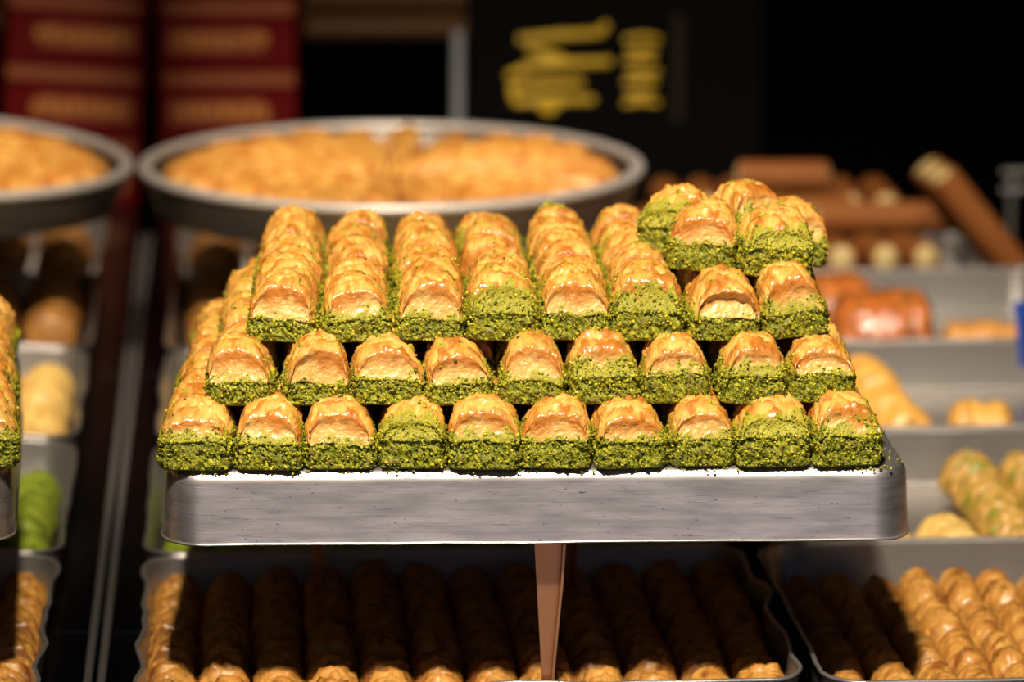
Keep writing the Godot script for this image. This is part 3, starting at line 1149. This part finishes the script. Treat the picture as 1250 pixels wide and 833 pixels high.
	cf.box(Vector3(0, 0.003, 0), Vector3(0.03, 0.008, 0.006), 0.001)
	part("clip", cf.mesh(), M.steel_rim, card)
	build_chocolate(fl)


# chocolate rolls with pale cream ends, stacked on the far right tray
func build_chocolate(fl: float) -> void:
	var r := 0.0152
	var shell := Color(0.15, 0.046, 0.011)
	var make := func(l: float) -> Array:
		var b := MB.new()
		var p := PackedVector3Array()
		var c := PackedColorArray()
		for s in [[-1.0, 0.72], [-1.0, 0.92], [-0.97, 1.0], [-0.5, 1.0], [0.0, 1.0], [0.5, 1.0], [0.97, 1.0], [1.0, 0.92], [1.0, 0.72]]:
			for j in 24:
				var a := TAU * j / 24
				var rr: float = r * s[1] * (1.0 + 0.05 * noise_a.get_noise_3d(cos(a) * 2.0, sin(a) * 2.0, s[0] * 3.0))
				p.append(Vector3(cos(a) * rr, sin(a) * rr + r, s[0] * l / 2))
				c.append(mixc(shell, Color(0.26, 0.09, 0.022), 0.5 + 0.6 * noise_a.get_noise_3d(cos(a) * 3.0, sin(a) * 3.0, s[0] * 5.0)))
		b.grid(p, c, 9, 24, false, true)
		var out := [b.mesh()]
		for e in [-1.0, 1.0]:
			var k := MB.new()
			var q := PackedVector3Array()
			var c2 := PackedColorArray()
			for ring in [[0.76, -0.006], [0.74, 0.0002], [0.6, 0.0016], [0.3, 0.0022], [0.001, 0.0024]]:
				for j in 24:
					var a := TAU * j / 24
					q.append(Vector3(cos(a) * r * ring[0], sin(a) * r * ring[0] + r, e * (l / 2 + ring[1])))
					c2.append(mixc(Color(0.72, 0.50, 0.26), Color(0.40, 0.34, 0.10), 0.5 + noise_a.get_noise_3d(cos(a) * ring[0] * 4.0, sin(a) * ring[0] * 4.0, e)))
			k.grid(q, c2, 5, 24, false, true, PackedVector2Array(), 0)
			out.append(k.mesh())
		return out
	var short: Array = make.call(0.085)
	var long_: Array = make.call(0.15)
	var put := func(kind: Array, at: Vector3, turn: Vector3, label: String, group: String) -> void:
		var o := thing("chocolate_roll", label, "pastry", at, turn, group)
		part("chocolate_shell", kind[0], M.chocolate, o)
		part("cream_filling", kind[1], M.nut, o)
		part("cream_filling", kind[2], M.nut, o)
	var levels := ["bottom", "second", "third", "top"]
	for lev in 2:
		for k in 8 - lev:
			var x := 0.3790 + 0.0345 * k + 0.01725 * lev
			put.call(short, Vector3(x, fl + lev * 0.0262, -1.200 - lev * 0.012), Vector3(-4, rng.randf_range(-6, 6) + (8.0 if k > 4 else 0.0), 0), "chocolate roll with pale end, %s tier of front stack, %s from left" % [levels[lev], ORD[k]], "chocolate rolls in the front stack")
	for lev in 3:
		for k in 9 - lev:
			var x := 0.3600 + 0.0345 * k + 0.01725 * lev
			put.call(short, Vector3(x, fl + lev * 0.0262, -1.330 - lev * 0.010), Vector3(0, rng.randf_range(-4, 4), 0), "chocolate roll with pale end, %s tier of rear stack, %s from left" % [levels[lev], ORD[k]], "chocolate rolls in the rear stack")
	# long ones laid across the stack and leaning down its right side
	put.call(short, Vector3(0.5000, 0.083, -1.312), Vector3(0, 86, 0), "chocolate roll lying across the stack, uppermost of the crosswise ones", "chocolate rolls across the stack")
	put.call(short, Vector3(0.5160, 0.057, -1.272), Vector3(0, 94, 0), "chocolate roll lying across the stack, just below the uppermost", "chocolate rolls across the stack")
	put.call(long_, Vector3(0.5960, 0.056, -1.240), Vector3(0, 90, 0), "long chocolate roll lying across the right of the stack", "chocolate rolls across the stack")
	var mid: Array = make.call(0.118)
	for k in 3:
		put.call(mid, Vector3(0.654, 0.064 - 0.002 * k, -1.190 - 0.038 * k), Vector3(50, 90, 0), "chocolate roll sloping down the right side of the stack, %s from front" % ORD[k], "chocolate rolls down the right side")


# ------------------------------------------------------------------ round pan
func build_round_pan() -> void:
	var c := Vector3(0.1150, 0.1215, -1.045)
	var rr := 0.2170
	var h := 0.0375
	var o := thing("round_pan", "large round metal baking pan full of golden wedge pastry behind the pile", "pan", c, Vector3.ZERO)
	var b := MB.new()
	b.lathe(PackedVector2Array([Vector2(0.0001, 0.0), Vector2(rr - 0.020, 0.0), Vector2(rr - 0.013, 0.002), Vector2(rr - 0.003, h - 0.003), Vector2(rr - 0.0045, h - 0.001), Vector2(rr - 0.0160, 0.0040), Vector2(rr - 0.022, 0.002), Vector2(0.0001, 0.002)]), 96, false)
	part("pan_body", b.mesh(), M.dark_steel, o)
	var rim := MB.new()
	var prof := PackedVector2Array()
	for j in 10:
		var a := TAU * j / 10
		prof.append(Vector2(rr - 0.0045 + cos(a) * 0.0062, h + sin(a) * 0.0042))
	rim.lathe(prof, 96, true)
	part("pan_rim", rim.mesh(), M.pan_rim, o)
	var st := thing("pan_stand", "dark metal pedestal under the round pan", "stand", Vector3(c.x, 0.0022, c.z + 0.05))
	var sb := MB.new()
	sb.lathe(PackedVector2Array([Vector2(0.0001, 0.0), Vector2(0.055, 0.0), Vector2(0.055, 0.004), Vector2(0.012, 0.008), Vector2(0.012, 0.114), Vector2(0.060, 0.1175), Vector2(0.060, 0.1210), Vector2(0.0001, 0.1210)]), 40, false)
	part("pedestal", sb.mesh(), M.dark_steel, st)
	# layer of syrup-soaked filo that fills the pan, and the wedges fanned out on it
	var bed := MB.new()
	bed.lathe(PackedVector2Array([Vector2(0.0001, 0.003), Vector2(rr - 0.018, 0.003), Vector2(rr - 0.0105, h - 0.019), Vector2(rr - 0.012, h - 0.017), Vector2(0.0001, h - 0.015)]), 64, false)
	var bd := single("filo_bed", bed.mesh(), mat(Color(0.58, 0.30, 0.08), 0.4), "flat golden layer of pastry at the bottom of the round pan", "pastry", c)
	var kinds := []
	for k in 5:
		kinds.append(wedge_mesh(k))
	var n := 24
	var hours := ["three", "two", "one", "twelve", "eleven", "ten", "nine", "eight", "seven", "six", "five", "four"]
	var clock := []
	for k in 12:
		clock.append(hours[k] + " o'clock")
		clock.append("half past " + hours[(k + 1) % 12])
	for k in n:
		var a := TAU * k / n
		var w := single("wedge_pastry", kinds[k % 5], M.roll, "golden filo wedge in the round pan, pointing to %s on its dial" % clock[k], "pastry", c + Vector3(0, h - 0.0155, 0), Vector3.ZERO, "wedges in the round pan")
		w.transform = Transform3D(Basis(Vector3.UP, a) * Basis(Vector3.RIGHT, deg_to_rad(rng.randf_range(-9, 9))), w.position)


# a long wedge along +x from near the centre to the rim, leaning to one side like a fan blade
func wedge_mesh(seed_: int) -> ArrayMesh:
	var nu := 30
	var nv := 20
	var p := PackedVector3Array()
	var c := PackedColorArray()
	for i in nu:
		var s := float(i) / (nu - 1)
		var x := lerpf(0.028, 0.199, s)
		var end := pow(maxf(0.0, 1.0 - pow(absf(2.0 * s - 1.0), 8.0)), 0.5)
		var wide := lerpf(0.008, 0.047, s) * maxf(end, 0.03)
		var tall := lerpf(0.013, 0.0215, s) * maxf(end, 0.03)
		for j in nv:
			var a := TAU * j / nv
			var y := sin(a)
			var q := Vector3(x, (y * tall if y > 0 else y * tall * 0.15), cos(a) * wide / 2)
			if y > 0:
				q.z += y * wide * 0.22
				q.z += 0.014 * sin(s * 2.2)
			else:
				q.z += 0.014 * sin(s * 2.2)
			var f := noise_a.get_noise_3d(q.x * 60.0 + seed_ * 5.0, q.y * 60.0, q.z * 120.0)
			var ln := sin(a * 5.0 + 1.5 * f)
			q.y += (0.0030 * f + 0.0009 * ln) * end
			p.append(q)
			var k := mixc(Color(0.82, 0.47, 0.11), Color(0.50, 0.17, 0.02), 0.5 + 1.5 * f)
			k = mixc(k, Color(0.42, 0.15, 0.025), 0.7 * smoothstep(0.55, 1.0, y) * smoothstep(0.3, 1.0, s))
			k = mixc(k, Color(0.86, 0.58, 0.18), 0.5 * smoothstep(0.5, -0.2, y))
			c.append(k)
	var b := MB.new()
	b.grid(p, c, nu, nv, false, true)
	return b.mesh()


# ------------------------------------------------------------------ the dark shop behind
func build_back() -> void:
	# red boxes stacked beside the mirror
	for k in 4:
		var o := thing("gift_box", "red printed pastry box, %s in the stack by the mirror" % ["lowest", "second from bottom", "second from top", "topmost"][k], "box", Vector3(-0.0312, 0.0 + 0.0755 * k, -1.76), Vector3.ZERO, "red boxes stacked by the mirror")
		var b := MB.new()
		b.box(Vector3(0, 0.0255, 0), Vector3(0.144, 0.051, 0.12), 0.002)
		part("box_body", b.mesh(), M.red, o)
		var l := MB.new()
		l.box(Vector3(0, 0.063, 0), Vector3(0.147, 0.0235, 0.123), 0.002)
		part("lid", l.mesh(), M.red, o)
		var f := MB.new()
		f.box(Vector3(0.002, 0.064, 0.0618), Vector3(0.136, 0.013, 0.0012), 0.0003)
		f.box(Vector3(-0.012, 0.029, 0.0604), Vector3(0.100, 0.024, 0.0012), 0.0003)
		part("printed_band", f.mesh(), M.kraft, o)
		var t := MB.new()
		var r := RandomNumberGenerator.new()
		r.seed = k
		for i in 7:
			t.box(Vector3(-0.045 + 0.014 * i, 0.030 + r.randf_range(-0.003, 0.003), 0.0614), Vector3(0.008, r.randf_range(0.008, 0.016), 0.001), 0.0003)
		part("gold_lettering", t.mesh(), M.gold_print, o)
	# brown shelf and its white post
	var sh := thing("wooden_shelf", "dim brown wooden shelf across the back behind the round pan", "shelf", Vector3(0.165, 0.172, -1.86))
	var sb := MB.new()
	sb.box(Vector3(0, 0.035, 0), Vector3(0.235, 0.068, 0.20), 0.003)
	part("shelf_board", sb.mesh(), M.wood, sh)
	for s in [-0.055, -0.02]:
		var e := MB.new()
		e.box(Vector3(0, 0.07 + s, 0.1015), Vector3(0.22, 0.012, 0.003), 0.001)
		part("front_strip", e.mesh(), M.strip, sh)
	var po := MB.new()
	po.box(Vector3(0, 0.0925, 0), Vector3(0.0115, 0.185, 0.010), 0.002)
	single("shelf_post", po.mesh(), M.post, "upright grey metal post behind the round pan", "post", Vector3(0.2145, 0.0, -1.735))
	# black board with yellow lettering
	var sg := thing("black_sign", "black board with large yellow lettering on edge, right of the grey post", "sign", Vector3(0.385, -0.004, -1.73))
	var bb := MB.new()
	bb.box(Vector3(0, 0.13, -0.012), Vector3(0.32, 0.26, 0.02), 0.003)
	part("board", bb.mesh(), M.black, sg)
	var st := MB.new()
	# coordinates of the strokes on the board: x from its middle, y from the deck
	for q in [[-0.106, 0.180, -0.018, 0.186], [-0.018, 0.186, -0.010, 0.196], [-0.096, 0.168, -0.060, 0.160], [-0.100, 0.150, -0.006, 0.155], [-0.118, 0.140, -0.090, 0.150], [-0.116, 0.128, -0.036, 0.133], [-0.110, 0.112, -0.024, 0.114], [-0.112, 0.130, -0.110, 0.112], [-0.085, 0.112, -0.074, 0.100], [-0.074, 0.100, -0.060, 0.112], [-0.080, 0.160, -0.040, 0.152]]:
		st.tube(PackedVector3Array([Vector3(q[0], q[1], 0), Vector3((q[0] + q[2]) / 2, (q[1] + q[3]) / 2 + 0.001, 0), Vector3(q[2], q[3], 0)]), PackedFloat32Array([0.0042, 0.0050, 0.0042]), 8)
	part("yellow_lettering", st.mesh(), M.gold, sg)
	var s2 := MB.new()
	for i in 7:
		var y := 0.179 - 0.0115 * i
		s2.tube(PackedVector3Array([Vector3(0.008 + 0.004 * (i % 2), y, 0), Vector3(0.028, y + 0.003 * (1 - 2 * (i % 2)), 0), Vector3(0.046 - 0.003 * (i % 3), y, 0)]), PackedFloat32Array([0.003, 0.0034, 0.003]), 8)
	part("yellow_lettering", s2.mesh(), M.gold, sg)
	var s3 := MB.new()
	for i in 11:
		s3.box(Vector3(0.0665, 0.200 - 0.0105 * i, 0), Vector3(0.010, 0.0045, 0.001), 0.0003)
	part("small_lettering", s3.mesh(), mat(Color(0.22, 0.15, 0.03), 0.5), sg)
	# steel rail at the far right
	var rl := MB.new()
	for s in [0.0, 0.018]:
		rl.tube(PackedVector3Array([Vector3(-0.2, s, 0), Vector3(0.2, s, 0)]), PackedFloat32Array([0.003, 0.003]), 10)
	for s in [-0.19, 0.19]:
		rl.tube(PackedVector3Array([Vector3(s, -0.055, 0), Vector3(s, 0.018, 0)]), PackedFloat32Array([0.003, 0.003]), 10)
	single("steel_rail", rl.mesh(), M.steel_rim, "thin double steel rail at far right behind the chocolate rolls", "rail", Vector3(0.95, 0.0552, -1.47))
